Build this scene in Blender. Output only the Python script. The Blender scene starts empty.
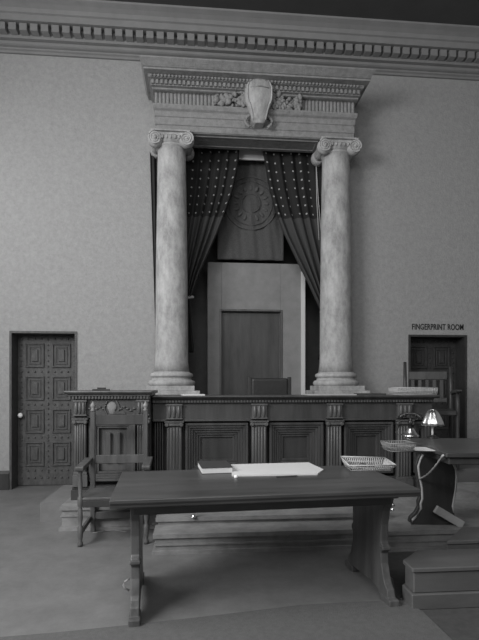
import bpy, bmesh, math, random
from mathutils import Vector, Matrix
random.seed(7)
PI = math.pi
C = bpy.context.scene.collection
# ------------------------------------------------------------------ camera
F, CX, HY, CZ = 490.0, 240.0, 385.0, 1.43
TH = math.atan(.0892)
cam = bpy.data.objects.new('camera', bpy.data.cameras.new('camera')); C.objects.link(cam)
cam.location = (0, 0, CZ); cam.rotation_euler = (PI/2, 0, -TH)
cam.data.sensor_fit = 'VERTICAL'; cam.data.sensor_height = 32; cam.data.sensor_width = 24
cam.data.lens = F/640*32; cam.data.shift_y = (HY-320)/640
bpy.context.scene.camera = cam
# ------------------------------------------------------------------ world, lights, exposure
world = bpy.data.worlds.new('world'); bpy.context.scene.world = world; world.use_nodes = True
world.node_tree.nodes['Background'].inputs[0].default_value = (.5, .5, .5, 1)
world.node_tree.nodes['Background'].inputs[1].default_value = .7
def area(name, loc, target, sx, sy, power):
    l = bpy.data.lights.new(name, 'AREA'); l.shape = 'RECTANGLE'; l.size = sx; l.size_y = sy; l.energy = power
    o = bpy.data.objects.new(name, l); C.objects.link(o); o.location = loc
    o.rotation_euler = (Vector(target)-Vector(loc)).to_track_quat('-Z', 'Y').to_euler(); return o
area('window_daylight', (-4.35, .6, 4.0), (1.2, 4.4, .6), 3.0, 2.6, 440)
area('window_daylight_rear', (.2, -2.45, 4.7), (1.8, 6.0, 1.8), 4.6, 1.8, 130)  # fill light added behind the camera, mainly for the right wall
area('ceiling_skylight', (-.5, 2.1, 6.3), (-.3, 2.6, 0), 2.4, 2.4, 95)  # overhead fill added for the table shadow, no fitting in the ceiling
area('window_daylight_far', (-4.35, 4.9, 4.0), (-1.0, 6.0, 1.2), 1.3, 2.4, 55)
vs = bpy.context.scene.view_settings
vs.view_transform = 'Standard'; vs.look = 'None'; vs.exposure = 0.0; vs.gamma = 1; vs.use_curve_mapping = False
# ------------------------------------------------------------------ pixel -> point in the room
_s, _c = math.sin(TH), math.cos(TH)
def ray(px, py):
    a = (px-CX)/F; return Vector((a*_c+_s, -a*_s+_c, (HY-py)/F))
def atz(px, py, z): d = ray(px, py); t = (z-CZ)/d.z; return Vector((t*d.x, t*d.y, z))
def aty(px, py, Y): d = ray(px, py); t = Y/d.y; return Vector((t*d.x, Y, CZ+t*d.z))
# ------------------------------------------------------------------ materials
def mat(name, g, rough=.7, var=.15, scale=6, stretch=(1, 1, 1), bump=.0, bscale=60, metal=0, detail=6, nr=.65):
    m = bpy.data.materials.new(name); m.use_nodes = True; nt = m.node_tree; N = nt.nodes; L = nt.links
    b = N['Principled BSDF']; b.inputs['Roughness'].default_value = rough; b.inputs['Metallic'].default_value = metal
    tc = N.new('ShaderNodeTexCoord'); mp = N.new('ShaderNodeMapping'); mp.inputs['Scale'].default_value = stretch
    L.new(tc.outputs['Object'], mp.inputs['Vector'])
    n = N.new('ShaderNodeTexNoise'); n.inputs['Scale'].default_value = scale; n.inputs['Detail'].default_value = detail
    n.inputs['Roughness'].default_value = nr
    L.new(mp.outputs[0], n.inputs['Vector'])
    r = N.new('ShaderNodeValToRGB'); r.color_ramp.elements[0].position = .3; r.color_ramp.elements[1].position = .7
    lo, hi = g*(1-var), g*(1+var)
    r.color_ramp.elements[0].color = (lo, lo, lo, 1); r.color_ramp.elements[1].color = (hi, hi, hi, 1)
    L.new(n.outputs['Fac'], r.inputs['Fac']); L.new(r.outputs[0], b.inputs['Base Color'])
    if bump:
        n2 = N.new('ShaderNodeTexNoise'); n2.inputs['Scale'].default_value = bscale; n2.inputs['Detail'].default_value = 4
        L.new(tc.outputs['Object'], n2.inputs['Vector'])
        bp = N.new('ShaderNodeBump'); bp.inputs['Strength'].default_value = bump; bp.inputs['Distance'].default_value = .01
        L.new(n2.outputs['Fac'], bp.inputs['Height']); L.new(bp.outputs[0], b.inputs['Normal'])
    return m
plaster = mat('rough_plaster', .32, .95, .20, 16, bump=.7, bscale=45, detail=12, nr=.85)
cornice_m = mat('painted_cornice', .225, .85, .08, 5, bump=.15)
ceil_m = mat('dark_ceiling', .06, .9, .1, 3)
floor_m = mat('worn_floor', .155, .62, .26, 2.6, bump=.15, bscale=90, detail=12, nr=.8)
rug_m = mat('grey_matting', .105, .95, .14, 30, bump=.4, bscale=200)
stone = mat('travertine', .36, .8, .45, 7, (1, 1, .5), bump=.5, bscale=45, detail=12, nr=.75)
stone_e = mat('carved_stone', .235, .85, .32, 14, bump=.6, bscale=55, detail=12, nr=.8)
wood = mat('dark_carved_wood', .055, .45, .4, 9, (1, 1, .15), bump=.15)
wood_d = mat('shadowed_oak', .036, .55, .3, 9, (1, 1, .15), bump=.15)  # darker wood tone for carcasses, rails and baseboards
wood_p = mat('lighter_worn_wood', .09, .42, .4, 10, (1, 1, .15), bump=.15)
wood_t = mat('waxed_table_wood', .058, .36, .4, 8, (.15, 1, 1), bump=.06)
door_m = mat('carved_door_wood', .075, .6, .35, 22, (1, 1, .5), bump=.5, bscale=70)
door_r = mat('black_door_wood', .035, .6, .3, 22, (1, 1, .5), bump=.5, bscale=70)
stair_m = mat('step_linoleum', .235, .6, .28, 6, bump=.1)
plat_m = mat('platform_wood', .10, .6, .2, 6, (.3, 1, 1), bump=.1)
paper = mat('white_paper', .62, .8, .03, 10)
cover = mat('dark_book_cover', .05, .5, .15, 20)
leather = mat('dark_leather', .025, .45, .2, 25, bump=.2)
brass = mat('bright_brass', .75, .28, .05, 12, metal=1)
black = mat('black_enamel', .02, .3, .1, 12)
wire_m = mat('pale_wire', .45, .5, .1, 20)
wire_d = mat('dull_wire', .22, .5, .1, 20)
tap_m = mat('tapestry_field', .085, .95, .25, 60, bump=.4, bscale=200)
tap_r = mat('tapestry_emblem', .10, .95, .3, 60, bump=.4, bscale=200)
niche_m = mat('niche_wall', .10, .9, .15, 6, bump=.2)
screen_m = mat('pale_screen', .24, .9, .12, 6, bump=.3)
cloth_d = mat('dark_drape', .02, .9, .2, 30)
cord_m = mat('pale_cord', .4, .8, .1, 40)
sign_m = mat('black_paint', .02, .7, .1, 10)
knob_m = mat('white_china', .85, .25, .02, 10)
def curtain_mat():
    m = bpy.data.materials.new('starred_velvet'); m.use_nodes = True; nt = m.node_tree; N = nt.nodes; L = nt.links
    b = N['Principled BSDF']; b.inputs['Roughness'].default_value = .9
    uv = N.new('ShaderNodeUVMap'); sp = N.new('ShaderNodeSeparateXYZ'); L.new(uv.outputs[0], sp.inputs[0])
    def mth(op, a, bb=None, v=None):
        n = N.new('ShaderNodeMath'); n.operation = op; L.new(a, n.inputs[0])
        if bb is not None: L.new(bb, n.inputs[1])
        if v is not None: n.inputs[1].default_value = v
        return n.outputs[0]
    ku = mth('SUBTRACT', mth('FRACT', mth('MULTIPLY', sp.outputs[0], v=1/.14)), v=.5)
    kv = mth('SUBTRACT', mth('FRACT', mth('MULTIPLY', sp.outputs[1], v=1/.125)), v=.5)
    d = mth('SQRT', mth('ADD', mth('MULTIPLY', ku, ku), mth('MULTIPLY', kv, kv)))
    f = mth('LESS_THAN', d, v=.10)
    top = mth('LESS_THAN', sp.outputs[1], v=.97)
    f = mth('MULTIPLY', f, top)
    bot = mth('GREATER_THAN', sp.outputs[1], v=1.0)
    mx = N.new('ShaderNodeMix'); mx.data_type = 'RGBA'
    mx.inputs['A'].default_value = (.014, .014, .014, 1); mx.inputs['B'].default_value = (.33, .33, .33, 1)
    L.new(f, mx.inputs['Factor'])
    mx2 = N.new('ShaderNodeMix'); mx2.data_type = 'RGBA'; mx2.inputs['B'].default_value = (.05, .05, .05, 1)
    L.new(mx.outputs['Result'], mx2.inputs['A']); L.new(bot, mx2.inputs['Factor'])
    L.new(mx2.outputs['Result'], b.inputs['Base Color'])
    return m
velvet = curtain_mat()
# ------------------------------------------------------------------ mesh helpers
class B:
    def __init__(s): s.b = bmesh.new()
    def box(s, x0, x1, y0, y1, z0, z1, M=None):
        vs = [s.b.verts.new(Vector(p)) for p in ((x0,y0,z0),(x1,y0,z0),(x1,y1,z0),(x0,y1,z0),(x0,y0,z1),(x1,y0,z1),(x1,y1,z1),(x0,y1,z1))]
        if M:
            for v in vs: v.co = M @ v.co
        for f in ((3,2,1,0),(4,5,6,7),(0,1,5,4),(1,2,6,5),(2,3,7,6),(3,0,4,7)): s.b.faces.new([vs[i] for i in f])
        return s
    def prism(s, pts, fn, a, b2):
        """pts 2D loop, fn(u,v,w)->3D, extruded w from a to b2"""
        A = [s.b.verts.new(Vector(fn(u, v, a))) for u, v in pts]; Z = [s.b.verts.new(Vector(fn(u, v, b2))) for u, v in pts]
        n = len(pts)
        s.b.faces.new(A); s.b.faces.new(Z[::-1])
        for i in range(n):
            j = (i+1) % n; s.b.faces.new((A[j], A[i], Z[i], Z[j]))
        return s
    def lathe(s, prof, c=(0,0,0), seg=20, M=None, cap=True):
        rings = []
        for r, z in prof:
            ring = []
            for k in range(seg):
                a = 2*PI*k/seg; p = Vector((r*math.cos(a), r*math.sin(a), z))
                if M: p = M @ p
                ring.append(s.b.verts.new(p+Vector(c)))
            rings.append(ring)
        for A, Z in zip(rings, rings[1:]):
            for k in range(seg):
                j = (k+1) % seg; f = s.b.faces.new((A[k], A[j], Z[j], Z[k])); f.smooth = True
        if cap:
            s.b.faces.new(rings[0][::-1]); s.b.faces.new(rings[-1])
        return s
    def tube(s, pts, r, seg=8):
        pts = [Vector(p) for p in pts]; rings = []
        for i, p in enumerate(pts):
            t = (pts[min(i+1, len(pts)-1)]-pts[max(i-1, 0)]).normalized()
            up = Vector((0,0,1)) if abs(t.z) < .9 else Vector((1,0,0))
            a = t.cross(up).normalized(); b2 = a.cross(t)
            rr = r[i] if isinstance(r, (list, tuple)) else r
            rings.append([s.b.verts.new(p+a*rr*math.cos(2*PI*k/seg)+b2*rr*math.sin(2*PI*k/seg)) for k in range(seg)])
        for A, Z in zip(rings, rings[1:]):
            for k in range(seg):
                j = (k+1) % seg; f = s.b.faces.new((A[k], A[j], Z[j], Z[k])); f.smooth = True
        s.b.faces.new(rings[0][::-1]); s.b.faces.new(rings[-1])
        return s
    def blob(s, c, rx, ry, rz, rot=0):
        M = Matrix.Translation(c) @ Matrix.Rotation(rot, 4, 'Y') @ Matrix.Diagonal((rx, ry, rz, 1))
        r = bmesh.ops.create_icosphere(s.b, subdivisions=2, radius=1, matrix=M)
        for v in r['verts']:
            for f in v.link_faces: f.smooth = True
        return s
def obj(name, bb, m, parent=None, bevel=0, seg=1, solid=0):
    me = bpy.data.meshes.new(name); bb.b.normal_update()
    bmesh.ops.recalc_face_normals(bb.b, faces=bb.b.faces) if not solid else None
    bb.b.to_mesh(me); bb.b.free()
    me.materials.append(m); o = bpy.data.objects.new(name, me); C.objects.link(o)
    if parent:
        o.parent = parent
        # geometry is given in the parent's own frame
    if solid:
        md = o.modifiers.new('thick', 'SOLIDIFY'); md.thickness = solid; md.offset = 0
    if bevel:
        md = o.modifiers.new('bevel', 'BEVEL'); md.width = bevel; md.segments = seg; md.limit_method = 'ANGLE'; md.angle_limit = .6
    return o
def tag(o, label=None, cat=None, group=None, kind=None):
    if label: o['label'] = label
    if cat: o['category'] = cat
    if group: o['group'] = group
    if kind: o['kind'] = kind
    return o
def thing(name, label, cat, loc=(0,0,0), rz=0, group=None):
    o = bpy.data.objects.new(name, None); C.objects.link(o); o.location = loc; o.rotation_euler = (0,0,rz)
    o.empty_display_size = .1
    return tag(o, label, cat, group)
def struct(name, bb, m, label, cat='setting', bevel=0):
    o = obj(name, bb, m, None, bevel); return tag(o, label, cat, kind='structure')
def copy_tree(o, parent=None):
    c = o.copy(); C.objects.link(c)
    if parent: c.parent = parent
    for ch in list(o.children): copy_tree(ch, c)
    return c
XZ = lambda u, v, w: (u, w, v)      # loop in x,z extruded along y
YZ = lambda u, v, w: (w, u, v)      # loop in y,z extruded along x
XY = lambda u, v, w: (u, v, w)
# ================================================================== ROOM
W = 6.95
XL, XR, ZC = -4.4, 6.2, 6.385
b = B().box(XL-.2, XR+.2, -2.5, 7.6, -.12, 0)
struct('floor', b, floor_m, 'worn pale grey floor of the courtroom', 'floor')
b = B().box(XL-.2, XR+.2, -2.5, W+.3, ZC, ZC+.15)
struct('ceiling', b, ceil_m, 'dark ceiling above the long dentil cornice', 'ceiling')
DL0, DL1, DR0, DR1, DH = -2.535, -1.635, 3.11, 4.005, 2.17
NX0, NX1, NZ1 = -.32, 2.0, 5.08
b = B()
T = W+.45
for x0, x1, z0, z1 in ((XL, DL0, 0, ZC), (DL0, DL1, DH, ZC), (DL1, NX0, 0, ZC), (NX0, NX1, NZ1, ZC), (NX1, DR0, 0, ZC), (DR0, DR1, DH, ZC), (DR1, XR, 0, ZC)):
    b.box(x0, x1, W, T, z0, z1)
struct('wall_back', b, plaster, 'rough grey plaster wall behind the bench', 'wall')
b = B()
ws = ((-.95, 2.15), (4.25, 5.55))
y = -2.5
for a, e in ws:
    b.box(XL-.3, XL, y, a, 0, ZC); b.box(XL-.3, XL, a, e, 0, 2.6); b.box(XL-.3, XL, a, e, 5.4, ZC); y = e
b.box(XL-.3, XL, y, T, 0, ZC)
struct('wall_left', b, plaster, 'grey plaster wall with tall windows, left side', 'wall')
for i, (a, e) in enumerate(ws):
    f = B()
    for k in range(4):
        yy = a+(e-a)*k/3; f.box(XL-.2, XL-.14, yy-.03, yy+.03, 2.6, 5.4)
    for k in range(6):
        zz = 2.63+2.74*k/5; f.box(XL-.2, XL-.14, a, e, zz-.03, zz+.03)
    struct('window_%d' % (i+1), f, wood_p, 'tall barred window in the left wall', 'window')
b = B(); b.box(XL, XR, -2.8, -2.5, 0, 3.7); b.box(XL, XR, -2.8, -2.5, 5.7, ZC); b.box(XL, -2.2, -2.8, -2.5, 3.7, 5.7); b.box(2.6, XR, -2.8, -2.5, 3.7, 5.7)  # high opening added in this unseen wall to let fill light in
struct('wall_rear', b, plaster, 'grey plaster wall with a wide high window, behind the viewpoint', 'wall')
f = B()
for k in range(6): xx = -2.2+4.8*k/5; f.box(xx-.03, xx+.03, -2.7, -2.64, 3.7, 5.7)
for k in range(3): zz = 3.73+1.94*k/2; f.box(-2.2, 2.6, -2.7, -2.64, zz-.03, zz+.03)
struct('window_3', f, wood_p, 'wide barred high window in the rear wall', 'window')  # bars of the added opening around the rear fill light
struct('wall_right', B().box(XR, XR+.2, -2.5, T, 0, ZC), plaster, 'grey plaster wall, right side', 'wall')
# cornice of the room
prof = [(W,5.955),(W-.03,5.955),(W-.045,5.975),(W-.07,5.985),(W-.075,6.0),(W-.11,6.005),(W-.13,6.015),(W-.13,6.05),(W-.19,6.05),(W-.19,6.19),
        (W-.33,6.19),(W-.335,6.2),(W-.345,6.26),(W-.37,6.27),(W-.39,6.31),(W-.44,6.34),(W-.50,6.365),(W-.51,6.384),(W,6.384)]
b = B().prism(prof, YZ, XL, XR)
x = XL+.04
while x < XR:
    b.box(x, x+.094, W-.30, W-.18, 6.085, 6.178); x += .137
struct('trim_1', b, cornice_m, 'long moulded cornice with a row of dentils', 'cornice')
# baseboards
for i, (a, e) in enumerate(((XL, DL0), (DL1, -1.3), (2.6, DR0), (DR1, XR))):
    struct('baseboard_back' if i == 0 else 'baseboard_back_%d' % (i+1), B().prism([(W,0),(W-.03,0),(W-.03,.22),(W-.012,.26),(W,.26)], YZ, a, e), wood_d, 'dark baseboard of the plaster wall', 'baseboard')
# ------------------------------------------------------------------ doors
def door(n, x0, x1, h, m, rec, knob_side, label):
    f = B(); t = .05
    f.box(x0, x0+t*.6, W-.012, W+rec, 0, h); f.box(x1-t*.6, x1, W-.012, W+rec, 0, h); f.box(x0+t*.6, x1-t*.6, W-.012, W+rec, h-t*.6, h)
    fr = struct(n, f, m, label, 'door')
    a, e = x0+t*.6, x1-t*.6; Y = W+rec-.08
    d = B().box(a, e, Y, Y+.06, .01, h-t*.6)
    w = e-a; st = w*.13; mid = w*.13; pw = (w-2*st-mid)/2
    zs = []; top = h-.15; ph = .34; gap = .125
    for r in range(4): zs.append((top-ph, top)); top -= ph+gap
    xs = [(a+st, a+st+pw), (e-st-pw, e-st)]
    studs = B()
    for p0, p1 in xs:
        for z0, z1 in zs:
            # raised frame ring, and raised inner tile
            for k, (ins, dep) in enumerate(((0, .022), (.045, .012))):
                q0, q1, r0, r1 = p0+ins, p1-ins, z0+ins, z1-ins; ww = .02
                d.box(q0, q1, Y-dep, Y, r0, r0+ww); d.box(q0, q1, Y-dep, Y, r1-ww, r1)
                d.box(q0, q0+ww, Y-dep, Y, r0+ww, r1-ww); d.box(q1-ww, q1, Y-dep, Y, r0+ww, r1-ww)
            d.box(p0+.085, p1-.085, Y-.02, Y, z0+.085, z1-.085)
    rows = [zs[0][1]+.065]+[(zs[i][0]+zs[i+1][1])/2 for i in range(3)]+[zs[3][0]-.065, zs[3][0]-.17]
    for zz in rows:
        n_ = 9
        for k in range(n_):
            xx = a+st*.5+(w-st)*k/(n_-1); studs.blob((xx, Y-.004, zz), .014, .014, .014)
    for xx in (a+st*.5, (a+e)/2, e-st*.5):
        z = .12
        while z < h-.1:
            studs.blob((xx, Y-.004, z), .012, .012, .012); z += .075
    lf = obj('door_leaf', d, m, fr, .004)
    obj('studs', studs, m, lf)
    if knob_side:
        kx = a+.055
        k = B().lathe([(.008, -.01), (.012, .03), (.032, .04), (.036, .06), (.028, .078), (.005, .086)], (kx, Y, .985+.02), 16, Matrix.Rotation(PI/2, 4, 'X'))
        obj('door_handle', k, knob_m, lf)['label'] = 'white china door knob'
door('door_1', DL0, DL1, DH, door_m, .30, True, 'carved panelled door left of the bench with a white knob')
door('door_2', DR0, DR1, DH, door_r, .32, False, 'nearly black carved door right of the bench under lettering')
# lettering over the right door
cu = bpy.data.curves.new('wall_lettering', 'FONT'); cu.body = 'FINGERPRINT ROOM'; cu.size = .118; cu.extrude = .002; cu.offset = .0022
cu.space_character = 1.06
cu.align_x = 'CENTER'; cu.materials.append(sign_m)
o = bpy.data.objects.new('wall_lettering', cu); C.objects.link(o)
o.rotation_euler = (PI/2, 0, 0); o.location = (3.56, W-.004, 2.248)
bpy.context.view_layer.update()
o.scale = (.79/max(o.dimensions.x, .01), 1, 1)
bpy.context.view_layer.update()
_me = bpy.data.meshes.new_from_object(o.evaluated_get(bpy.context.evaluated_depsgraph_get()))
_mw = o.matrix_world.copy(); bpy.data.objects.remove(o); bpy.data.curves.remove(cu)
_me.transform(Matrix.Translation(-_mw.translation) @ _mw); _me.name = 'wall_lettering'
if not _me.materials: _me.materials.append(sign_m)
o = bpy.data.objects.new('wall_lettering', _me); C.objects.link(o); o.location = _mw.translation
tag(o, 'black painted lettering reading FINGERPRINT ROOM above the right door', 'sign')
# ================================================================== NICHE BEHIND THE COLUMNS
ND = 7.9
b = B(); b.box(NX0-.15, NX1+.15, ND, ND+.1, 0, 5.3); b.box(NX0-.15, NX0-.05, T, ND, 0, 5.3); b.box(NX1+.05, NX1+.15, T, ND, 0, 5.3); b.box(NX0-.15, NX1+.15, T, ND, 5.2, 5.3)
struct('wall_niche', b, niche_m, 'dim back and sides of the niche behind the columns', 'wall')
# doorcase inside the niche
SY = 7.45
p0, p1 = aty(208, 262, SY), aty(302, 264, SY); q0, q1 = aty(222, 311, SY), aty(281, 311, SY)
tq = thing('niche_doorcase', 'pale plain doorcase inside the niche between the two columns', 'doorcase', (0,0,0))
b = B(); b.box(p0.x, q0.x, SY, SY+.25, .35, p0.z); b.box(q1.x, p1.x, SY, SY+.25, .35, p0.z); b.box(q0.x, q1.x, SY, SY+.25, q0.z, p0.z)
obj('surround', b, screen_m, tq, .006)
b = B(); b.box(q0.x, q1.x, SY+.08, SY+.13, .35, q0.z)
dl = obj('door_leaf', b, wood, tq); dl['label'] = 'plain dark door leaf'
b = B(); w_ = .03
b.box(q0.x-w_, q0.x, SY-.015, SY+.02, .35, q0.z+w_); b.box(q1.x, q1.x+w_, SY-.015, SY+.02, .35, q0.z+w_); b.box(q0.x, q1.x, SY-.015, SY+.02, q0.z, q0.z+w_)
obj('door_frame', b, wood_p, tq, .004)
b = B().box(p1.x-.01, p1.x+.05, SY-.05, SY+.25, .35, p0.z-.12)
obj('edge_post', b, paper, tq, .005)['label'] = 'bright narrow upright edge'
# tapestry
TY = 7.40
a0, a1 = aty(218, 158, TY), aty(284, 262, TY)
tt = thing('wall_hanging', 'dark woven hanging with a round emblem above the niche doorcase', 'tapestry', (0,0,0))
def emblem_panel():
    b = B(); cx, cz = (a0.x+a1.x)/2, (a0.z+a1.z)/2+.1
    n, m_ = 40, 48; g = []
    for j in range(m_+1):
        row = []
        for i in range(n+1):
            x = a0.x+(a1.x-a0.x)*i/n; z = a1.z+.02+(a0.z-a1.z-.02)*j/m_
            row.append(b.b.verts.new((x, TY+.012*math.sin(i*.55)+.006*math.sin(i*1.3+j*.2), z)))
        g.append(row)
    for j in range(m_):
        for i in range(n): b.b.faces.new((g[j][i], g[j][i+1], g[j+1][i+1], g[j+1][i])).smooth = True
    return b, cx, cz
b, ex, ez = emblem_panel(); obj('woven_field', b, tap_m, tt, solid=.012)
b = B()
def ring(b, cx, cz, r, w, y, n=40):
    pts = [(cx+r*math.cos(2*PI*k/n), y, cz+r*math.sin(2*PI*k/n)) for k in range(n+1)]; b.tube(pts, w, 6)
for r, w in ((.40, .010), (.33, .006), (.14, .007)): ring(b, ex, ez, r, w, TY-.022)
for k in range(16):
    a = 2*PI*k/16; b.blob((ex+.235*math.cos(a), TY-.02, ez+.235*math.sin(a)), .022, .006, .045, -a+PI/2)
obj('emblem', b, tap_r, tt)
zr0, zr1 = aty(250, 160, 7.2).z, aty(250, 149, 7.2).z
b = B().box(a0.x+.03, a1.x-.05, 7.19, 7.22, zr0, zr1)
obj('top_rail', b, paper, tt)['label'] = 'pale board at the top'
# ------------------------------------------------------------------ curtains
def curtain(name, inner, outer, Y, label, group, folds=7, tail=None, m=velvet):
    """inner, outer: lists of (px,py) edges read at distance Y, equal length"""
    I = [aty(p[0], p[1], Y) for p in inner]; O = [aty(p[0], p[1], Y) for p in outer]
    def lerp(L, t):
        f = t*(len(L)-1); i = min(int(f), len(L)-2); return L[i].lerp(L[i+1], f-i)
    b = B(); uvl = b.b.loops.layers.uv.new('UVMap'); n, m_ = 90, 60; g = []
    width = (I[0]-O[0]).length*1.12; uvs = {}
    dist = 0; prev = None
    for j in range(m_+1):
        t = j/m_; A, Z = lerp(O, t), lerp(I, t); w = (Z-A).length
        mid = (A+Z)/2
        if prev is not None: dist += (mid-prev).length
        prev = mid
        amp = .022+.05*(1-min(1, w/(I[0]-O[0]).length))
        row = []
        for i in range(n+1):
            s = i/n; p = A.lerp(Z, s)
            ph = s*folds*2*PI
            v = b.b.verts.new((p.x, Y+amp*math.sin(ph)+amp*.35*math.sin(ph*1.7+2*t), p.z)); row.append(v); uvs[v] = (s*width, dist)
        g.append(row)
    for j in range(m_):
        for i in range(n):
            f = b.b.faces.new((g[j][i], g[j][i+1], g[j+1][i+1], g[j+1][i])); f.smooth = True
            for l in f.loops: l[uvl].uv = uvs[l.vert]
    t_ = thing(name, label, 'curtain', (0,0,0), 0, group)
    obj('drape', b, m, t_, solid=.004)
    return t_, I, O
ct, I, O = curtain('velvet_curtain', [(240,148),(238,168),(233,192),(226,212),(217,235),(208,255),(199,275),(191,297)],
        [(172,148),(172,168),(172,192),(172,212),(172,235),(173,255),(175,275),(178,297)], 7.08,
        'dark starred curtain drawn back behind the left column', 'starred curtains of the niche')
tz = I[-1]
def tail(t_, x0, x1, z0, z1, Y):
    b = B(); n = 24; g = []
    for j in range(16):
        f = j/15; z = z0+(z1-z0)*f; row = []
        for i in range(n+1):
            s = i/n; sp = (x1-x0)*(.55+.45*f)/2; row.append(b.b.verts.new(((x0+x1)/2+sp*(2*s-1), Y+.03*math.sin(s*8*PI), z)))
        g.append(row)
    for j in range(15):
        for i in range(n): b.b.faces.new((g[j][i], g[j][i+1], g[j+1][i+1], g[j+1][i])).smooth = True
    obj('tail', b, velvet, t_, solid=.004)
    b = B().tube([((x0+x1)/2+.13*math.cos(2*PI*k/16), Y+.05*math.sin(2*PI*k/16), z0+.02*math.sin(2*PI*k/16)) for k in range(17)], .018, 8)
    obj('tieback', b, cord_m, t_)
tail(ct, O[-1].x-.05, I[-1].x+.05, I[-1].z, I[-1].z-.8, 7.08)
ct2, I, O = curtain('velvet_curtain', [(263,149),(266,168),(270,190),(276,212),(285,235),(296,258),(308,282),(322,312)],
        [(345,152),(345,168),(345,190),(345,212),(344,235),(343,258),(341,282),(338,312)], 7.08,
        'dark starred curtain drawn back behind the right column', 'starred curtains of the niche')
tail(ct2, I[-1].x-.05, O[-1].x+.05, I[-1].z, I[-1].z-.7, 7.08)
ct3, I, O = curtain('side_curtain', [(160,152),(160.5,200),(161,250),(162,300),(163,350),(164,392)],
        [(150.5,152),(152,200),(153.5,250),(155,300),(156.5,350),(158,392)], 6.88,
        'narrow dark hanging seen at the outer edge of the left column', None, 2.2, m=cloth_d)
e0, e1, e2 = aty(316.5, 160, 6.93), aty(319.5, 240, 6.93), aty(322.5, 240, 6.93)
rt = thing('curtain_cord', 'pair of thin pale cords hanging beside the right column', 'cord', (0,0,0))
for e in (e1, e2):
    b = B().tube([e0, e0.lerp(e, .5)+Vector((-.01, 0, 0)), e], .006, 6); obj('strand', b, cord_m, rt)
# ================================================================== COLUMNS AND ENTABLATURE
CXL, CXR, CY = -.325, 1.95, 6.71
def column(name, cx, label):
    t = thing(name, label, 'column', (cx, CY, 0), 0, 'stone columns framing the niche')
    b = B(); b.box(-.36, .36, -.30, .23, 0, 1.30); b.box(-.38, .38, -.33, .23, 1.30, 1.355)
    obj('pedestal', b, stone, t, .006)
    b = B(); b.box(-.31, .31, -.31, .23, 1.355, 1.42)
    b.lathe([(.30,1.42),(.315,1.44),(.318,1.465),(.30,1.49),(.275,1.495),(.262,1.515),(.268,1.535),(.285,1.54),(.29,1.56),(.28,1.585),(.25,1.595),(.24,1.61)], seg=40)
    obj('base', b, stone, t, .004)
    pr = []
    for k in range(25):
        f = k/24; r = .222-.034*f**1.6 + (.018*math.exp(-f*60)); pr.append((r, 1.61+(4.60-1.61)*f))
    pr += [(.205, 4.605), (.21, 4.62), (.205, 4.635), (.19, 4.64)]
    obj('shaft', B().lathe(pr, seg=48), stone, t)
    # ionic capital
    b = B(); b.lathe([(.19,4.635),(.215,4.66),(.235,4.69),(.235,4.71),(.21,4.73)], seg=32)
    b.box(-.25, .25, -.20, .20, 4.705, 4.765)
    b.prism([(-.25,4.765),(-.26,4.785),(.26,4.785),(.25,4.765)], XZ, -.235, .225)
    for sx in (-1, 1):
        c = Vector((sx*.205, 0, 4.675))
        for yy in (-.225, .12):
            b.lathe([(.098, 0), (.10, .05), (.085, .105)], (c.x, yy+.105, c.z), 28, Matrix.Rotation(PI/2, 4, 'X'))
            if yy > 0: continue
            sp = []
            for k in range(52):
                a = k/51*2.6*2*PI; r = .094*(1-k/51*.82); sp.append((c.x+sx*r*math.sin(a), yy-.004, c.z+r*math.cos(a)))
            b.tube(sp, .0105, 6)
            b.blob((c.x, yy-.01, c.z), .02, .02, .02)
        b.lathe([(.07, 0), (.06, .12), (.07, .25)], (c.x, .13, c.z), 20, Matrix.Rotation(PI/2, 4, 'X'))
    for k in range(5): b.blob(((k-2)*.055, -.222, 4.695), .018, .02, .03)
    obj('capital', b, stone, t, .003)
    return t
column('stone_column', CXL, 'left mottled stone column with scrolled capital')
column('stone_column', CXR, 'right mottled stone column with scrolled capital')
MX = (CXL+CXR)/2
E_ = thing('entablature', 'heavy carved stone entablature with cartouche resting on the two columns', 'entablature', (MX, 0, 0))
def stepped(prof, half, mi):
    """profile (y,z,extra half width) swept with mitred returns to the wall"""
    b = B(); loops = []
    for (y, z) in prof:
        d = prof_ref-y; h = half+.37*d
        loops.append([b.b.verts.new(p) for p in ((-h, W-.002, z), (-h, y, z), (h, y, z), (h, W-.002, z))])
    for A, Z in zip(loops, loops[1:]):
        for i in range(3): b.b.faces.new((A[i], A[i+1], Z[i+1], Z[i]))
    for L in loops[:1]+loops[-1:]: b.b.faces.new(L)
    for A, Z in zip(loops, loops[1:]): b.b.faces.new((A[3], A[0], Z[0], Z[3]))
    return b
prof_ref = 6.53; H = 1.36
obj('architrave', stepped([(6.53,4.785),(6.53,4.86),(6.515,4.865),(6.515,4.96),(6.50,4.965),(6.50,5.03),(6.47,5.05),(6.45,5.085),(6.45,5.105)], H-.02, 0), stone_e, E_, .004)
obj('frieze', stepped([(6.55,5.105),(6.55,5.30)], H, 0), stone_e, E_)
obj('cornice_bed', stepped([(6.49,5.295),(6.47,5.30),(6.47,5.318),(6.43,5.322),(6.43,5.385),(6.37,5.39),(6.35,5.42)], H, 0), stone_e, E_)
obj('crown', stepped([(6.25,5.418),(6.25,5.44),(6.235,5.442),(6.215,5.455),(6.18,5.48),(6.15,5.50),(6.15,5.515)], H+.005, 0), stone_e, E_)
b = B().box(-1.38, 1.38, 6.35, 6.37, 5.40, 5.41); xx = -1.38
while xx < 1.38: b.blob((xx, 6.35, 5.403), .016, .018, .017); xx += .046
obj('egg_moulding', b, stone_e, E_)
b = B().box(-1.385, 1.385, 6.425, 6.435, 5.32, 5.385); xx = -1.385
while xx < 1.36:
    b.box(xx, xx+.030, 6.39, 6.435, 5.328, 5.378); xx += .058
obj('dentils', b, stone_e, E_)
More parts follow.
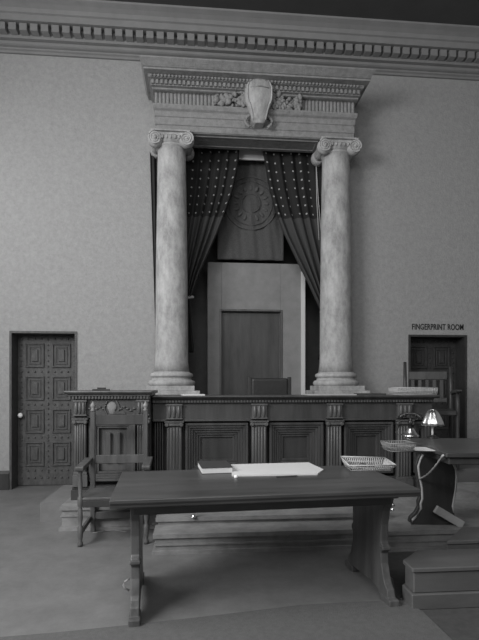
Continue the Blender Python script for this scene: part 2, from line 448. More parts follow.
for side in (-1, 1):
    b = B(); n = 17; x0_, x1_ = .53, H-.03
    for k in range(n):
        x = side*(x0_+(x1_-x0_)*k/(n-1)); b.lathe([(.018, 5.12), (.024, 5.15), (.024, 5.27), (.018, 5.295)], (x, 6.552, 0), 10)
    obj('frieze_flutes', b, stone_e, E_)
# soffit with coffer
b = B(); b.box(-1.32, 1.32, 6.54, W-.002, 4.775, 4.785)
for ins, y0, y1 in ((0, 6.56, 6.93),):
    b.box(-.86, .86, 6.60, 6.625, 4.765, 4.79); b.box(-.86, .86, 6.86, 6.885, 4.765, 4.79); b.box(-.86, -.835, 6.625, 6.86, 4.765, 4.79); b.box(.835, .86, 6.625, 6.86, 4.765, 4.79)
obj('soffit', b, stone_e, E_, .004)
# cartouche
c0 = aty(260, 103, 6.36); cxl = c0.x-MX
def ramp(v, P):
    for (a, p), (c, q) in zip(P, P[1:]):
        if v <= c: return p+(q-p)*(v-a)/(c-a)
    return P[-1][1]
def shield(b, cx, cy, cz, w, h, bulge, y0):
    n, m_ = 20, 26; g = []
    for j in range(m_+1):
        v = j/m_; # 0 bottom 1 top
        half = w*ramp(v, [(0,.3),(.06,.5),(.2,.62),(.34,.78),(.44,.96),(.55,1),(.70,1),(.80,.86),(.90,.6),(.96,.4),(1,.15)])
        row = []
        for i in range(n+1):
            u = 2*i/n-1; yy = cy-bulge*math.sqrt(max(0, 1-u*u))*math.sqrt(max(0.02, math.sin(PI*min(.97, max(.03, v)))))
            row.append(b.b.verts.new((cx+u*half, yy, cz-h/2+h*v)))
        g.append(row)
    for j in range(m_):
        for i in range(n): b.b.faces.new((g[j][i], g[j][i+1], g[j+1][i+1], g[j+1][i])).smooth = True
    # back
    for j in range(m_):
        pass
    edge = [g[0][i] for i in range(n+1)]+[g[j][n] for j in range(1, m_+1)]+[g[m_][i] for i in range(n-1, -1, -1)]+[g[j][0] for j in range(m_-1, 0, -1)]
    bk = [b.b.verts.new((v.co.x, y0, v.co.z)) for v in edge]
    N_ = len(edge)
    for k in range(N_): b.b.faces.new((edge[k], edge[(k+1) % N_], bk[(k+1) % N_], bk[k]))
    b.b.faces.new(bk)
b = B(); shield(b, cxl, 6.40, 5.19, .185, .65, .10, 6.60)
ca = obj('cartouche', b, stone, E_)
b = B(); out = []
for k in range(41):
    v = .06+.88*k/40; out.append((v, ramp(v, [(0,.3),(.06,.5),(.2,.62),(.34,.78),(.44,.96),(.55,1),(.70,1),(.80,.86),(.90,.6),(.96,.4),(1,.15)])*.185*.86))
for sx in (-1, 1): b.tube([(cxl+sx*w_, 6.40-.10*.51*math.sqrt(math.sin(PI*v))-.012, 5.19-.325+.65*v) for v, w_ in out], .010, 6)
obj('rim', b, stone, ca)
b = B(); b.tube([(cxl-.12, 6.33, 5.30), (cxl, 6.295, 5.305), (cxl+.12, 6.33, 5.30)], .007, 6)
for sx in (-1, 1):
    pts = [(cxl+sx*(.12+.06*math.sin(k/14*PI)+.0), 6.44, 4.84+k/14*.16) for k in range(15)]; b.tube(pts, .02, 6)
    pts = [(cxl+sx*(.19+.03*math.sin(k/14*2*PI)), 6.44, 5.1+k/14*.25) for k in range(15)]; b.tube(pts, .022, 6)
obj('scrollwork', b, stone_e, ca)
# trophies of leaves either side
for side in (-1, 1):
    b = B()
    for k in range(85):
        t_ = random.random(); x = side*(.17+.40*t_**1.2); z = 5.20+.03*math.sin(t_*7)+random.uniform(-.12, .13)*(1-.45*t_)
        b.blob((cxl+x, 6.50+random.uniform(-.05, .03), z), random.uniform(.018, .04), .03, random.uniform(.02, .055), random.uniform(0, 3))
    obj('leaf_trophy', b, stone_e, E_)
# ================================================================== DAIS AND PLATFORMS
FB = 5.42      # bench front face
b = B()
b.box(-1.62, -1.30, 5.28, 6.2, 0, .20)
struct('platform_side', b, mat('pale_step', .17, .7, .15, 8), 'low pale step projecting left of the bench', 'platform')
b = B()
def steplayer(b, x0, x1, y0, y1, z):
    b.box(x0+.02, x1, y0+.02, y1, 0, z-.045); b.box(x0+.008, x1, y0+.008, y1, z-.10, z-.085); b.box(x0, x1, y0, y1, z-.035, z)
    b.box(x0-.005, x1, y0-.005, y1, 0, .03); b.box(x0+.012, x1, y0+.012, y1, z-.045, z-.035)
steplayer(b, -1.33, -.36, 4.93, 6.2, .235)
steplayer(b, -.36, 1.80, 4.45, 6.2, .235); b.box(1.80, 3.9, 5.2, 6.2, 0, .235)
struct('platform_upper', b, stair_m, 'moulded upper step carrying the bench', 'platform')
b = B(); steplayer(b, -.36, 1.62, 4.17, 4.47, .17); steplayer(b, 1.62, 3.2, 4.08, 5.22, .17)
struct('platform_lower', b, stair_m, 'moulded lower step in front of the bench', 'platform')
b = B(); b.box(-.9, 3.6, 5.75, 6.4, .235, .40); b.box(3.6, 3.9, 5.75, 6.4, .235, .40)
struct('platform_judge', b, plat_m, 'raised floor behind the bench', 'platform')
pp = thing('clerk_platform', 'low two-stage wooden platform beside the right end of the table', 'platform', (0,0,0))
def pfoot(d): return [(1.37+d, 3.0+d), (3.4, 3.0+d), (3.4, 3.335), (1.55+d, 3.335), (1.47+d, 3.25), (1.375+d, 3.16)]
b = B().prism(pfoot(.015), XY, .10, .235); obj('platform_body', b, plat_m, pp, .006)
obj('platform_top', B().prism(pfoot(.0), XY, .235, .265), plat_m, pp, .006)
obj('plinth', B().prism(pfoot(-.005), XY, 0, .10), plat_m, pp, .006)
tag(obj('dark_mat', B().prism([(1.42,1.6),(3.6,1.6),(3.6,2.985),(1.355,2.985),(1.36,3.17),(1.455,3.27),(1.54,3.35),(3.6,3.35),(3.6,4.04),(1.45,4.04),(1.45,3.5),(1.345,3.2),(1.345,2.95),(1.42,2.9)], XY, .001, .006), mat('dark_matting', .06, .9, .2, 20)), 'nearly black mat on the floor around the clerk platform', 'rug')  # dark sheet imitates the shade on the floor beside and behind the platform
pb = thing('platform_block', 'low dark wooden block behind the clerk platform at the right edge', 'platform', (0,0,0))
BP = [atz(447,541,.315), atz(462,527,.315)]; BP = [(BP[0].x, BP[0].y), (3.3, BP[0].y+.03), (3.3, BP[1].y), (BP[1].x, BP[1].y)]
obj('block', B().prism([(x+(.012 if x < 3 else 0), y+(.012 if y < 3.7 else -.012)) for x, y in BP], XY, .0065, .285), plat_m, pb, .006)
obj('block_top', B().prism(BP, XY, .285, .315), plat_m, pb, .006)
# ================================================================== JUDGE'S BENCH
BN = thing('judges_bench', 'long dark carved wooden bench with fluted pilasters and recessed panels', 'bench', (0,0,0))
ZB = .235
b = B()
b.box(-.47, 2.70, FB+.125, FB+.35, ZB, 1.27)
obj('carcass', b, wood_d, BN)
b = B()
b.box(-.47, 2.71, FB-.01, FB+.12, ZB, ZB+.11); b.box(-.47, 2.70, FB+.01, FB+.12, ZB+.11, ZB+.15)
obj('base_moulding', b, wood, BN, .006)
b = B()
pf = [(FB+.33,1.28),(FB+.33,1.315),(FB-.09,1.315),(FB-.095,1.30),(FB-.075,1.283),(FB-.06,1.28)]
b.prism(pf, YZ, -.47, 2.76)
tp = obj('bench_top', b, wood, BN, .003)
b = B()
b.prism([(FB+.12,1.28),(FB-.055,1.28),(FB-.04,1.262),(FB-.03,1.262),(FB-.03,1.235),(FB+.0,1.228),(FB+.0,1.05),(FB-.02,1.045),(FB-.02,1.03),(FB+.12,1.03)], YZ, -.47, 2.71)
fr = obj('frieze_rail', b, wood, BN, .003)
b = B(); x = -.46
while x < 2.70:
    b.box(x, x+.018, FB-.047, FB-.028, 1.237, 1.262); x += .034
obj('dentils', b, wood_p, fr)
PIL = [-.235, .70, 1.555, 2.37]
def pilaster(b, x, w, y, z0, z1, capz):
    b.box(x-w/2, x+w/2, y-.02, y+.12, z0, z1)
    b.box(x-w/2-.015, x+w/2+.015, y-.045, y+.1, z0, z0+.12); b.box(x-w/2-.008, x+w/2+.008, y-.035, y+.1, z0+.12, z0+.15)
    n = 5
    for k in range(n):
        xx = x-w/2+w*(k+.5)/n
        b.lathe([(w/n*.33, z0+.16), (w/n*.33, capz-.02)], (xx, y-.022, 0), 8)
def ionic(b, x, w, y, z):
    b.box(x-w/2-.01, x+w/2+.01, y-.05, y+.1, z, z+.03); b.box(x-w/2-.022, x+w/2+.022, y-.06, y+.1, z+.035, z+.05)
    for sx in (-1, 1): b.lathe([(.024, -.03), (.026, 0), (.018, .02)], (x+sx*(w/2-.004), y-.045, z+.012), 12, Matrix.Rotation(PI/2, 4, 'X'))
def block(b, x, w, y, z0, z1):
    b.box(x-w/2, x+w/2, y-.035, y+.05, z0, z1); b.box(x-w/2-.01, x+w/2+.01, y-.045, y+.05, z1-.02, z1); b.box(x-w/2-.01, x+w/2+.01, y-.045, y+.05, z0, z0+.015)
    for k in range(3): b.lathe([(.014, z0+.02), (.02, (z0+z1)/2), (.014, z1-.025)], (x+(k-1)*w*.3, y-.036, 0), 8)
for x in PIL:
    b = B(); pilaster(b, x, .165, FB, ZB, 1.03, .985)
    o = obj('pilaster', b, wood_p, BN, .002)
    b = B(); ionic(b, x, .165, FB, .985); obj('capital', b, wood_p, o, .002)
    b = B(); block(b, x, .165, FB-.01, 1.055, 1.225); obj('frieze_block', b, wood_p, o, .002)
def panel(b, x0, x1, z0, z1, y, steps, w=.028, d=.018):
    D = max(.11, steps*d+.03)
    for k in range(steps):
        i = k*w; yy = y+k*d
        a, e, lo, hi = x0+i, x1-i, z0+i, z1-i
        b.box(a, e, yy, y+D, lo, lo+w); b.box(a, e, yy, y+D, hi-w, hi); b.box(a, a+w, yy, y+D, lo+w, hi-w); b.box(e-w, e, yy, y+D, lo+w, hi-w)
    i = steps*w
    b.box(x0+i, x1-i, y+D-.02, y+D, z0+i, z1-i)
edges = [-.47]+PIL+[2.70]
for k in range(5):
    a = edges[k]+(.11 if k else .0); e = edges[k+1]-(.11 if k < 4 else 0)
    if e-a < .2:
        b = B()
        for q in range(4):
            xx = a+.02+q*(e-a-.02)/4; b.box(xx, xx+.014, FB+.03, FB+.11, ZB+.15, 1.02)
        obj('fluted_strip', b, wood, BN, .002)
        continue
    b = B(); panel(b, a+.01, e-.01, ZB+.19, 1.01, FB, 6, .028, .020)
    obj('panel', b, wood, BN, .003)
# left pier
PR = thing('bench_end_pier', 'tall carved wooden end pier with shield at the left of the bench', 'bench', (0,0,0))
PY = 5.24
b = B().box(-1.27, -.48, PY+.1, PY+.6, .235, 1.30); obj('carcass', b, wood_d, PR)
b = B()
b.prism([(PY+.72,1.335),(PY+.72,1.37),(PY-.09,1.37),(PY-.095,1.355),(PY-.07,1.335)], YZ, -1.345, -.455)
b.box(-1.32, -.475, PY-.05, PY+.6, 1.315, 1.335); b.box(-1.30, -.48, PY-.03, PY+.6, 1.28, 1.315)
top = obj('pier_top', b, wood_p, PR, .003)
b = B(); x = -1.305
while x < -.50: b.box(x, x+.017, PY-.048, PY-.028, 1.287, 1.313); x += .033
obj('dentils', b, wood_p, top)
b = B(); b.box(-1.27, -.48, PY, PY+.1, 1.10, 1.28); b.box(-1.275, -.475, PY-.015, PY+.1, 1.085, 1.105); obj('frieze_rail', b, wood, PR, .004)
b = B(); b.box(-1.29, -.47, PY-.03, PY+.1, .235, .34); b.box(-1.28, -.475, PY-.015, PY+.1, .34, .375)
obj('base_rail', b, wood, PR, .004)
for x in (-1.195, -.555):
    b = B(); pilaster(b, x, .12, PY, .375, 1.085, 1.04); o = obj('pilaster', b, wood_p, PR, .002)
    b = B(); ionic(b, x, .12, PY, 1.035); obj('capital', b, wood_p, o, .002)
    b = B(); block(b, x, .12, PY-.01, 1.11, 1.275); obj('frieze_block', b, wood_p, o, .002)
b = B(); panel(b, -1.115, -.635, .42, 1.07, PY, 4, .024, .016)
obj('panel', b, wood_p, PR, .003)
for xx in (-.925, -.825): obj('panel_boss', B().box(xx-.03, xx+.03, PY+.05, PY+.08, .60, .93), wood_p, PR, .01)
b = B(); shield(b, -.875, PY-.005, 1.19, .05, .13, .02, PY+.02)
sh_ = obj('carved_shield', b, cornice_m, PR); sh_['label'] = 'small pale carved shield'
b = B()
for sx in (-1, 1):
    b.tube([(-.875+sx*(.045+.03*math.sin(k/10*PI)), PY-.008, 1.115+.15*k/10) for k in range(11)], .008, 6)
    for q in range(5): b.blob((-.875+sx*(.09+.035*q), PY-.004, 1.18+.018*math.sin(q*1.6)), .022, .012, .012)
obj('scroll_carving', b, wood_p, sh_)
# ------------------------------------------------------------------ on the bench
def flat_sheet(name, corners, z, m, label, cat, th=.004, group=None):
    b = B(); b.prism([(p.x, p.y) for p in corners], XY, z, z+th); return tag(obj(name, b, m, None), label, cat, group)
BZ = 1.315
flat_sheet('papers', [Vector((-.14,5.36,0)), Vector((.10,5.36,0)), Vector((.085,5.62,0)), Vector((-.17,5.62,0))], BZ, paper, 'small stack of white papers on the bench near the left column', 'papers', .012)
flat_sheet('notebook', [Vector((1.83,5.36,0)), Vector((2.14,5.36,0)), Vector((2.14,5.56,0)), Vector((1.83,5.56,0))], BZ, cover, 'thin dark notebook lying on the bench beside the basket', 'notebook', .02)
flat_sheet('blotter', [Vector((1.25,5.36,0)), Vector((1.80,5.36,0)), Vector((1.80,5.60,0)), Vector((1.25,5.60,0))], BZ, mat('blotting_paper', .42, .8, .05, 8), 'long pale blotter on the bench in front of the right column', 'blotter', .012)
b = B(); b.box(-.09, .09, -.05, .05, 0, .018); b.box(-.04, .05, -.03, .03, .018, .034)
o = obj('folded_case', b, cover, None, .004); o.location = (-1.0, 5.30, 1.37); o.rotation_euler = (0,0,.2)
tag(o, 'small dark folded case lying on the left end pier', 'case')
def basket(name, label, cat, loc, rz, sx, sy, h, flare, nx, ny, m=wire_m, content=True, group=None):
    t = thing(name, label, cat, loc, rz, group)
    b = B(); r = .0032
    def loop(f, z): return [(-sx/2-f, -sy/2-f, z), (sx/2+f, -sy/2-f, z), (sx/2+f, sy/2+f, z), (-sx/2-f, sy/2+f, z), (-sx/2-f, -sy/2-f, z)]
    for z in (0.004, h*.5, h): b.tube(loop(flare*z/h, z), r*1.5 if z == h else r, 6)
    for k in range(nx+1):
        x = -sx/2+sx*k/nx; xf = x*(1+2*flare/sx)
        for s_ in (-1, 1): b.tube([(x, s_*sy/2, .003), (xf, s_*(sy/2+flare), h)], r, 5)
    for k in range(1, ny):
        y = -sy/2+sy*k/ny; yf = y*(1+2*flare/sy)
        for s_ in (-1, 1): b.tube([(s_*sx/2, y, .003), (s_*(sx/2+flare), yf, h)], r, 5)
    obj('wire_sides', b, m, t)
    obj('basket_floor', B().box(-sx/2, sx/2, -sy/2, sy/2, 0, .006), m, t)
    return t
p = aty(414, 391, 5.48)
basket('wire_basket', 'pale wire basket of papers at the right end of the bench top', 'basket', (p.x, 5.50, BZ), 0, .46, .24, .085, .008, 26, 12, m=wire_m)
b = B()
for k in range(10): b.box(-.19+random.uniform(-.008,.008), .19, -.10+random.uniform(-.008,.0), .10, .010+k*.006, .0145+k*.006)
b.prism([(-.18,-.1),(.15,-.1),(.19,.06),(-.1,.1)], XY, .07, .075)
o = obj('paper_stack', b, paper, None); o.location = (p.x, 5.50, BZ); tag(o, 'stack of white papers inside the basket on the bench', 'papers')
# ================================================================== JUDGE'S CHAIR
jc = thing('leather_chair', 'dark leather chair behind the bench, only its back showing', 'chair', (aty(270,385,6.02).x, 6.02, .40))
b = B().box(-.235, .235, -.04, .04, .55, 1.115); obj('backrest', b, leather, jc, .03, 3)
b = B().box(-.25, .25, -.02, .50, .40, .50); obj('seat', b, leather, jc, .03, 3)
for sx in (-1, 1):
    for yy in (.0, .42): obj('leg', B().lathe([(.02, 0), (.025, .2), (.03, .42)], (sx*.2, yy, 0), 10), wood, jc)
    obj('back_post', B().box(sx*.25-.02, sx*.25+.02, -.03, .03, .40, 1.13), wood_d, jc, .006)
jc.rotation_euler = (0, 0, .03)
# ================================================================== WITNESS / HIGH ARMCHAIR at right
hx = aty(431, 385, 6.2).x
hc = thing('high_armchair', 'tall slatted wooden armchair standing before the right door', 'chair', (hx, 6.28, .40), math.radians(-22))
for sx in (-1, 1):
    x = sx*.285
    b = B(); b.tube([(x, .0, 0), (x, .0, .6), (x-(.0), -.02, 1.0), (x+(0), .05, 1.34 if sx < 0 else 1.27)], [.024,.026,.024,.02], 8); obj('back_post', b, wood, hc)
    b = B(); b.lathe([(.02,0),(.026,.3),(.02,.5),(.028,.72),(.018,.93)], (x+.02, -.5, 0), 12); obj('leg', b, wood, hc)
    b = B(); b.prism([(.06,.90),(-.30,.93),(-.62,.935),(-.67,.96),(-.62,.975),(-.30,.97),(.06,.945)], YZ, x-.03+.02, x+.03+.02); obj('armrest', b, wood, hc, .006)
b = B().box(-.24, .24, -.02, .015, 1.10, 1.21); obj('top_rail', b, wood, hc, .006)
b = B().box(-.24, .24, -.02, .015, .80, .86); obj('lower_rail', b, wood, hc, .006)
for k in range(5): obj('slat', B().box(-.21+k*.09, -.21+k*.09+.045, -.012, .01, .86, 1.10), wood, hc, .003)
b = B().box(-.29, .29, -.56, .02, .66, .72); obj('seat', b, wood, hc, .01)
for yy in (-.51, -.01): obj('stretcher', B().box(-.24, .24, yy, yy+.03, .25, .30), wood, hc, .005)
# ================================================================== LONG TABLE
tA, tB_ = Vector((-.485, 2.81, 0)), Vector((1.40, 2.945, 0))
rz = math.atan2(tB_.y-tA.y, tB_.x-tA.x); TL = (tB_-tA).length
TT = thing('library_table', 'long dark wooden trestle table in the foreground with papers on it', 'table', tA, rz)
TZ, TD = .78, .94
b = B()
b.prism([(.0,TZ),(.0,TZ-.02),(.010,TZ-.035),(.012,TZ-.05),(TD-.012,TZ-.05),(TD,TZ-.035),(TD,TZ)], YZ, 0, TL)
obj('table_top', b, wood_t, TT, .005, 2)
b = B(); b.box(.12, TL-.12, .15, .18, TZ-.13, TZ-.05); b.box(.12, TL-.12, TD-.18, TD-.15, TZ-.13, TZ-.05)
obj('apron', b, wood_t, TT, .004)
# trestle outline in y,z: shaped plank with sledge feet
def trestle_pts():
    half = [(.0,.0),(.30,.03),(.34,.05)]
    L = [(.10,.0),(.135,.055),(.15,.10),(.185,.125),(.20,.15),(.235,.24),(.24,.31),(.215,.335),(.215,.36),(.24,.385),(.235,.50),(.21,.60),(.17,.655),(.14,.73)]
    R = [(TD-y+.05, z) for y, z in reversed(L)]
    R = [(TD+.02-y, z) for y, z in reversed(L)]
    bot = [(TD-.12,.0),(TD-.17,.045),(.37,.07),(.29,.055),(.22,.0)]
    return L+R+bot
for x0 in (.105, TL-.155):
    t_ = obj('trestle', B().prism(trestle_pts(), YZ, x0, x0+.055), wood_p, TT, .006, 2)
    b = B(); b.box(x0-.02, x0+.075, .13, TD-.10, TZ-.085, TZ-.05); obj('cross_batten', b, wood_t, t_, .004)
    obj('foot', B().box(x0-.008, x0+.063, .095, .24, 0, .052), wood_p, t_, .008, 2); obj('foot', B().box(x0-.008, x0+.063, TD-.22, TD-.08, 0, .05), wood_p, t_, .008, 2)
    obj('collar', B().box(x0-.006, x0+.061, .20, .26, .335, .36), wood_p, t_, .006)
b = B().box(.12, TL-.11, TD/2-.02, TD/2+.02, TZ-.2, TZ-.13); obj('stretcher', b, wood_t, TT, .005)
b = B(); b.tube([(.105-.005, .165, .20), (.105-.032, .165, .215), (.105-.04, .165, .235), (.105-.032, .165, .255), (.105-.005, .165, .27)], .006); obj('iron_ring', b, wire_d, TT)
# ------------------------------------------------------------------ on the table
def onT(px, py): return atz(px, py, TZ)
def quad(name, pts, m, label, cat, th, z=TZ, bev=0):
    return flat_sheet(name, pts, z, m, label, cat, th)
q = [onT(232.5,476.5), onT(318,475), onT(324,470.5), onT(309,463.5), onT(231.5,465.5)]
quad('document', q, paper, 'large white paper spread at the middle of the table', 'papers', .010)
bk = thing('closed_book', 'closed dark-covered book with white page edges on the table', 'book', onT(215, 470), rz+.02)
w2, d2, h2 = .115, .16, .046
obj('page_block', B().box(-w2+.004, w2-.004, -d2+.003, d2-.004, .004, h2-.004), paper, bk)
b = B(); b.box(-w2, w2, -d2, d2, 0, .004); b.box(-w2, w2, -d2, d2, h2-.004, h2); b.box(-w2, w2, d2-.004, d2, .004, h2-.004); obj('cover', b, cover, bk)
b = B(); b.lathe([(.002,0),(.0055,.01),(.0055,.15),(.004,.16)], (0,0,.0058), 8, Matrix.Rotation(PI/2, 4, 'Y'))
o = obj('pen', b, cover, None); o.location = onT(276, 477.5); o.rotation_euler = (0,0,.1); tag(o, 'dark pen in front of the white paper on the table', 'pen')
b = B(); b.lathe([(.012,0),(.016,.004),(.012,.016),(.006,.02)], (0,0,0), 14)
o = obj('paperweight', b, knob_m, None); o.location = onT(236.5, 477.8); tag(o, 'tiny white round paperweight between book and paper', 'paperweight')
p = onT(368, 468.5)
tr = thing('letter_tray', 'pale wicker letter tray with raised ends near the table right end', 'tray', p, rz-.12)
sx, sy, h, fl = .30, .20, .045, .028
b = B(); b.box(-sx/2, sx/2, -sy/2, sy/2, 0, .006); obj('tray_floor', b, paper, tr)
def side(p0, p1, q0, q1, n):
    b = B(); p0, p1, q0, q1 = map(Vector, (p0, p1, q0, q1))
    for k in range(n+1):
        f = k/n; b.tube([p0.lerp(p1, f), q0.lerp(q1, f)], .0042, 5)
    for g_ in (.0, .5, 1.0): b.tube([p0.lerp(q0, g_), p1.lerp(q1, g_)], .0045 if g_ < 1 else .006, 5)
    return b
b0 = [(-sx/2,-sy/2,.006),(sx/2,-sy/2,.006),(sx/2,sy/2,.006),(-sx/2,sy/2,.006)]
t0 = [(-sx/2-fl,-sy/2-fl,h),(sx/2+fl,-sy/2-fl,h),(sx/2+fl,sy/2+fl,h+.02),(-sx/2-fl,sy/2+fl,h+.03)]
for i in range(4):
    j = (i+1) % 4; obj('woven_side', side(b0[i], b0[j], t0[i], t0[j], 22 if i % 2 == 0 else 13), wire_m, tr)
for (dx, dy, rx, ry, hh, w_) in ((-.03, .02, .032, .028, .03, 'tallest dark rounded article near the middle of the letter tray'), (.04, .03, .03, .02, .022, 'low dark rounded article right of the tallest one in the letter tray'), (-.07, -.03, .025, .018, .018, 'smallest dark rounded article at the left end of the letter tray')):
    b = B().lathe([(rx*.9, 0), (rx, hh*.3), (rx*.9, hh*.8), (rx*.5, hh)], seg=16)
    o = obj('inkwell', b, cover); o.location = p+Vector((dx, dy, .0075)); tag(o, w_, 'inkwell', 'small dark articles in the letter tray')
# ================================================================== LEFT ARMCHAIR
f0, f1 = atz(81, 546, 0), atz(147, 543, 0)
AC = thing('oak_armchair', 'wooden armchair with tall open back standing left of the table', 'armchair', ((f0.x+f1.x)/2, f0.y, 0), .035)
hw = (f1.x-f0.x)/2
turned = [(.024,0),(.024,.03),(.016,.045),(.022,.08),(.024,.10),(.024,.17),(.014,.185),(.022,.24),(.019,.33),(.014,.345),(.024,.36),(.024,.43),(.015,.445),(.021,.55),(.014,.64),(.022,.66),(.022,.685)]
for sx in (-1, 1):
    obj('leg', B().lathe(turned, (sx*hw, 0, 0), 14), wood_p, AC)
    b = B(); b.box(sx*(hw-.035)-.022, sx*(hw-.035)+.022, .42, .465, 0, 1.17)
    p_ = obj('back_post', b, wood_p, AC, .004)
    b = B(); b.lathe([(.016,1.17),(.026,1.185),(.014,1.2),(.024,1.215),(.026,1.235),(.012,1.255),(.004,1.27)], (sx*(hw-.035), .443, 0), 14); obj('finial', b, wire_d, p_)['label'] = 'pale turned finial'
    b = B(); b.prism([(-.05,.69),(-.04,.67),(.12,.675),(.43,.69),(.43,.725),(.12,.715),(-.02,.715),(-.05,.71)], YZ, sx*hw-.036, sx*hw+.036); obj('armrest', b, wood_p, AC, .006, 2)
    b = B(); b.box(sx*(hw-.01)-.014, sx*(hw-.01)+.014, .0, .43, .11, .155); obj('stretcher', b, wood_p, AC, .004)
b = B().box(-hw+.0, hw, -.012, .44, .405, .43); obj('seat', b, wood_p, AC, .006)
b = B(); b.box(-hw+.02, hw-.02, -.015, .01, .345, .405); obj('seat_rail', b, wood_d, AC, .004)
b = B(); b.box(-hw+.05, hw-.05, .43, .455, 1.04, 1.14); b.prism([(-.07,1.14),(-.05,1.17),(.05,1.17),(.07,1.14)], XZ, .43, .455); obj('crest_rail', b, wood, AC, .005)
b = B().box(-hw+.05, hw-.05, .43, .455, .66, .745); obj('lower_back_rail', b, wood_p, AC, .005)
b = B().box(-hw+.05, hw-.05, .43, .455, .12, .19); obj('rear_stretcher', b, wood_p, AC, .005)
# ================================================================== CLERK DESK
DZ = .93
k1, k2 = atz(447, 453, DZ), atz(403, 438, DZ)
dang = math.atan2(k1.x-k2.x, k2.y-k1.y)     # rotation of the desk
DK = thing('clerk_desk', 'dark wooden desk with scroll-cut trestle legs at the right edge', 'desk', (k1.x, k1.y, 0), dang)
DLN = (k2-k1).length; DW = .95
b = B().box(0, DW, 0, DLN, DZ-.035, DZ); obj('desk_top', b, wood_t, DK, .006)
b = B(); b.box(.03, DW-.03, .03, DLN-.03, DZ-.09, DZ-.035); obj('apron', b, wood_d, DK, .004)
Minv = (Matrix.Translation((k1.x, k1.y, 0)) @ Matrix.Rotation(dang, 4, 'Z')).inverted()
GZ = .17
ly = Minv @ atz(435, 524, GZ)
lx0, lx1 = (Minv @ atz(409, 522, GZ)).x, (Minv @ atz(461, 527, GZ)).x
lc = (lx0+lx1)/2; hwid = (lx1-lx0)/2
zt = DZ-.09
half = [(.99,.0),(.95,.04),(.72,.08),(.58,.13),(.60,.17),(.52,.21),(.54,.30),(.66,.40),(.70,.47),(.60,.53),(.50,.56),(.56,.60)]
halfR = [(.99,.0),(.95,.04),(.86,.10),(.80,.15),(.84,.19),(.92,.28),(.97,.38),(.93,.45),(.78,.51),(.6,.55),(.55,.60)]
sc_ = (zt-GZ)/.60
for yy in (ly.y, DLN-.1):
    P = [(lc-u*hwid, GZ+z*sc_) for u, z in half]+[(lc+u*hwid, GZ+z*sc_) for u, z in reversed(halfR)]
    t_ = obj('trestle', B().prism(P, XZ, yy-.025, yy+.025), wood_d, DK, .005)
    if yy != ly.y: continue
    obj('edge_moulding', B().tube([(lc-u*hwid, yy-.022, GZ+z*sc_) for u, z in half], [.008+.004*abs(math.sin(i*1.7)) for i in range(len(half))], 6), wire_m, t_)['label'] = 'pale worn scroll edge'  # light along the scroll edge, painted as a pale strip
    obj('edge_moulding', B().tube([(lc+u*hwid, yy-.022, GZ+z*sc_) for u, z in halfR[2:9]], .011, 6), wire_m, t_)['label'] = 'pale worn scroll edge'  # same painted light, only on the bright stretch of this side
fy = ly.y-.07
wy = (Minv.inverted() @ Vector((lc, fy, 0))).y
v1, v0 = Minv @ aty(436, 509, wy), Minv @ aty(460, 523, wy)
L_ = (v1-v0); ang = math.atan2(-L_.z, -L_.x)
M_ = Matrix.Translation((v0.x, fy, v0.z)) @ Matrix.Rotation(-math.atan2(-L_.z, -L_.x)*-1*-1, 4, 'Y')
b = B(); b.box(-L_.length, .02, -.02, .02, -.035, .035, M_); obj('foot_rest', b, mat('pale_worn_board', .36, .6, .2, 8), DK, .004)['label'] = 'pale slanted foot rest board'
# pull-out leaf
PZ = .915
lf0 = Minv @ atz(424.5, 448.6, PZ)
Mw = Minv.inverted()
obj('pullout_leaf', B().box(-.34, .0, lf0.y-.13, lf0.y+.17, PZ-.012, PZ-.001), wood_d, DK, .003)
c_ = atz(423.5, 449.2, PZ)
o = flat_sheet('paper_sheet', [Vector(v) for v in ((-.09,-.10,0),(.075,-.115,0),(.09,.10,0),(-.105,.11,0))], 0, paper, 'white paper sheet on the pull-out leaf of the desk', 'paper', .005)
o.location = c_; o.rotation_euler = (0,0,dang)
c2 = atz(398.5, 450.5, PZ)
sb = basket('desk_basket', 'small open wire basket beyond the paper left of the desk', 'basket', c2, dang+.1, .17, .15, .065, .020, 14, 9, m=wire_d)
# lamp
lp = atz(433, 438, DZ)
LT = thing('desk_lamp', 'small desk lamp with bright scalloped metal shade on the desk', 'lamp', (lp.x, lp.y, DZ))
obj('base', B().lathe([(.055,0),(.055,.008),(.03,.018),(.012,.03)], seg=24), black, LT)
obj('stem', B().lathe([(.011,.02),(.009,.10),(.011,.16),(.008,.25)], seg=12), knob_m, LT)
b = B(); n = 48; g = []
for j, (r, z) in enumerate([(.012,.27),(.035,.262),(.058,.235),(.078,.195),(.094,.155),(.102,.125)]):
    row = []
    for k in range(n):
        a = 2*PI*k/n; sc = j/5; rr = r*(1+.05*sc*math.cos(8*a)); row.append(b.b.verts.new((rr*math.cos(a), rr*math.sin(a), z-.012*sc*abs(math.sin(4*a)))))
    g.append(row)
for A, Z in zip(g, g[1:]):
    for k in range(n): b.b.faces.new((A[k], A[(k+1) % n], Z[(k+1) % n], Z[k])).smooth = True
b.b.faces.new(g[0]); obj('lamp_shade', b, brass, LT, solid=.003)
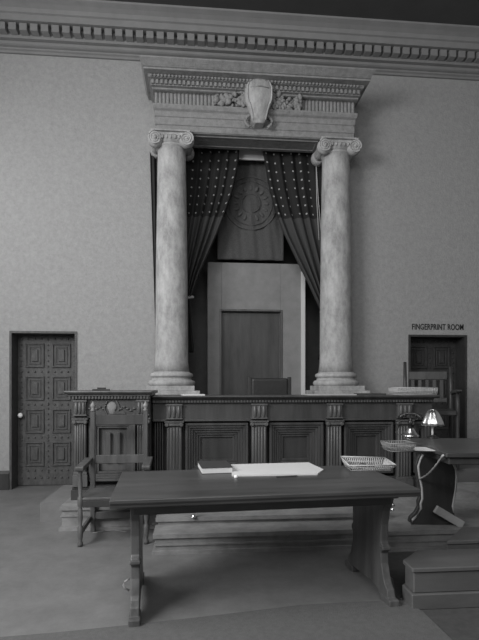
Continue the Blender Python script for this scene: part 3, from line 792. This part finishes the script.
# telephone
tp_ = atz(411, 436.5, DZ)
PT = thing('cradle_telephone', 'dark desk telephone with bright flared base beside the lamp', 'telephone', (tp_.x, tp_.y, DZ), -.5); PT.scale = (.95, .95, 1)
obj('base', B().lathe([(.085,0),(.085,.014),(.07,.022),(.05,.05),(.035,.075),(.026,.085)], seg=30), brass, PT)
obj('stem', B().lathe([(.02,.08),(.018,.12),(.03,.135),(.018,.15),(.018,.18)], seg=16), black, PT)
b = B(); b.box(-.06,.06,-.012,.012,.178,.19)
for s_ in (-1,1): b.tube([(s_*.05,-.02,.185),(s_*.055,-.02,.215)], .006); b.tube([(s_*.05,.02,.185),(s_*.055,.02,.215)], .006)
obj('cradle', b, black, PT, .002)
b = B().tube([(-.10,0,.17),(-.085,0,.20),(-.045,0,.22),(.045,0,.22),(.085,0,.20),(.10,0,.17)], [.03,.022,.013,.013,.022,.03], 12); obj('handset', b, black, PT)
b = B().tube([(-.06,.0,.02),(-.13,.02,.012),(-.15,.04,.03),(-.12,.05,.09),(-.10,.02,.16)], .006); obj('cord', b, black, PT)
# lamp cord looping down
ca0 = Mw @ Vector((-.012, .03, DZ-.02)); ce = aty(420, 479, (Mw @ Vector((lc-hwid*.6, ly.y, 0))).y-.03)
pts = []
for k in range(25):
    f = k/24; p = ca0.lerp(ce, f); p.z -= .03*math.sin(PI*f); pts.append(p)
o = tag(obj('lamp_cord', B().tube(pts, [.0075+.0025*math.sin(k*2.2) for k in range(25)], 8), cord_m), 'pale twisted cord looping from the desk corner to its leg', 'cord')
# ------------------------------------------------------------------ small things on steps
for (px, py, lab) in ((194, 517.5, 'small bright brass knob on the upper step under the table'), (393, 510.5, 'small bright brass knob on the step left of the desk')):
    p = atz(px, py, .235)
    b = B().lathe([(.022,0),(.02,.012),(.010,.022),(.010,.03),(.024,.045),(.026,.06),(.012,.075),(.003,.078)], seg=16)
    o = obj('brass_knob', b, brass); o.location = p; tag(o, lab, 'knob')
pts = [atz(px, py, .008) for px, py in ((93,533),(100,532),(108,530.5),(115,530),(121,531),(127,532))]
tag(obj('loose_cable', B().tube(pts, .005, 6), wire_d), 'thin pale cord on the floor under the armchair', 'cable')
# ================================================================== RUG
R_ = [atz(px, py, .012) for px, py in ((0,637),(60,632),(132,624.5),(200,617),(300,605),(350,602),(405,600),(424,612),(453,640))]
far = [Vector((R_[-1].x+.28, 1.6, 0)), Vector((-2.2, 1.6, 0)), Vector((R_[0].x-.6, R_[0].y-.1, 0))]
b = B().prism([(p.x, p.y) for p in R_+far], XY, .001, .012)
tag(obj('floor_mat', b, rug_m), 'large darker grey mat on the floor in front of the table', 'rug')
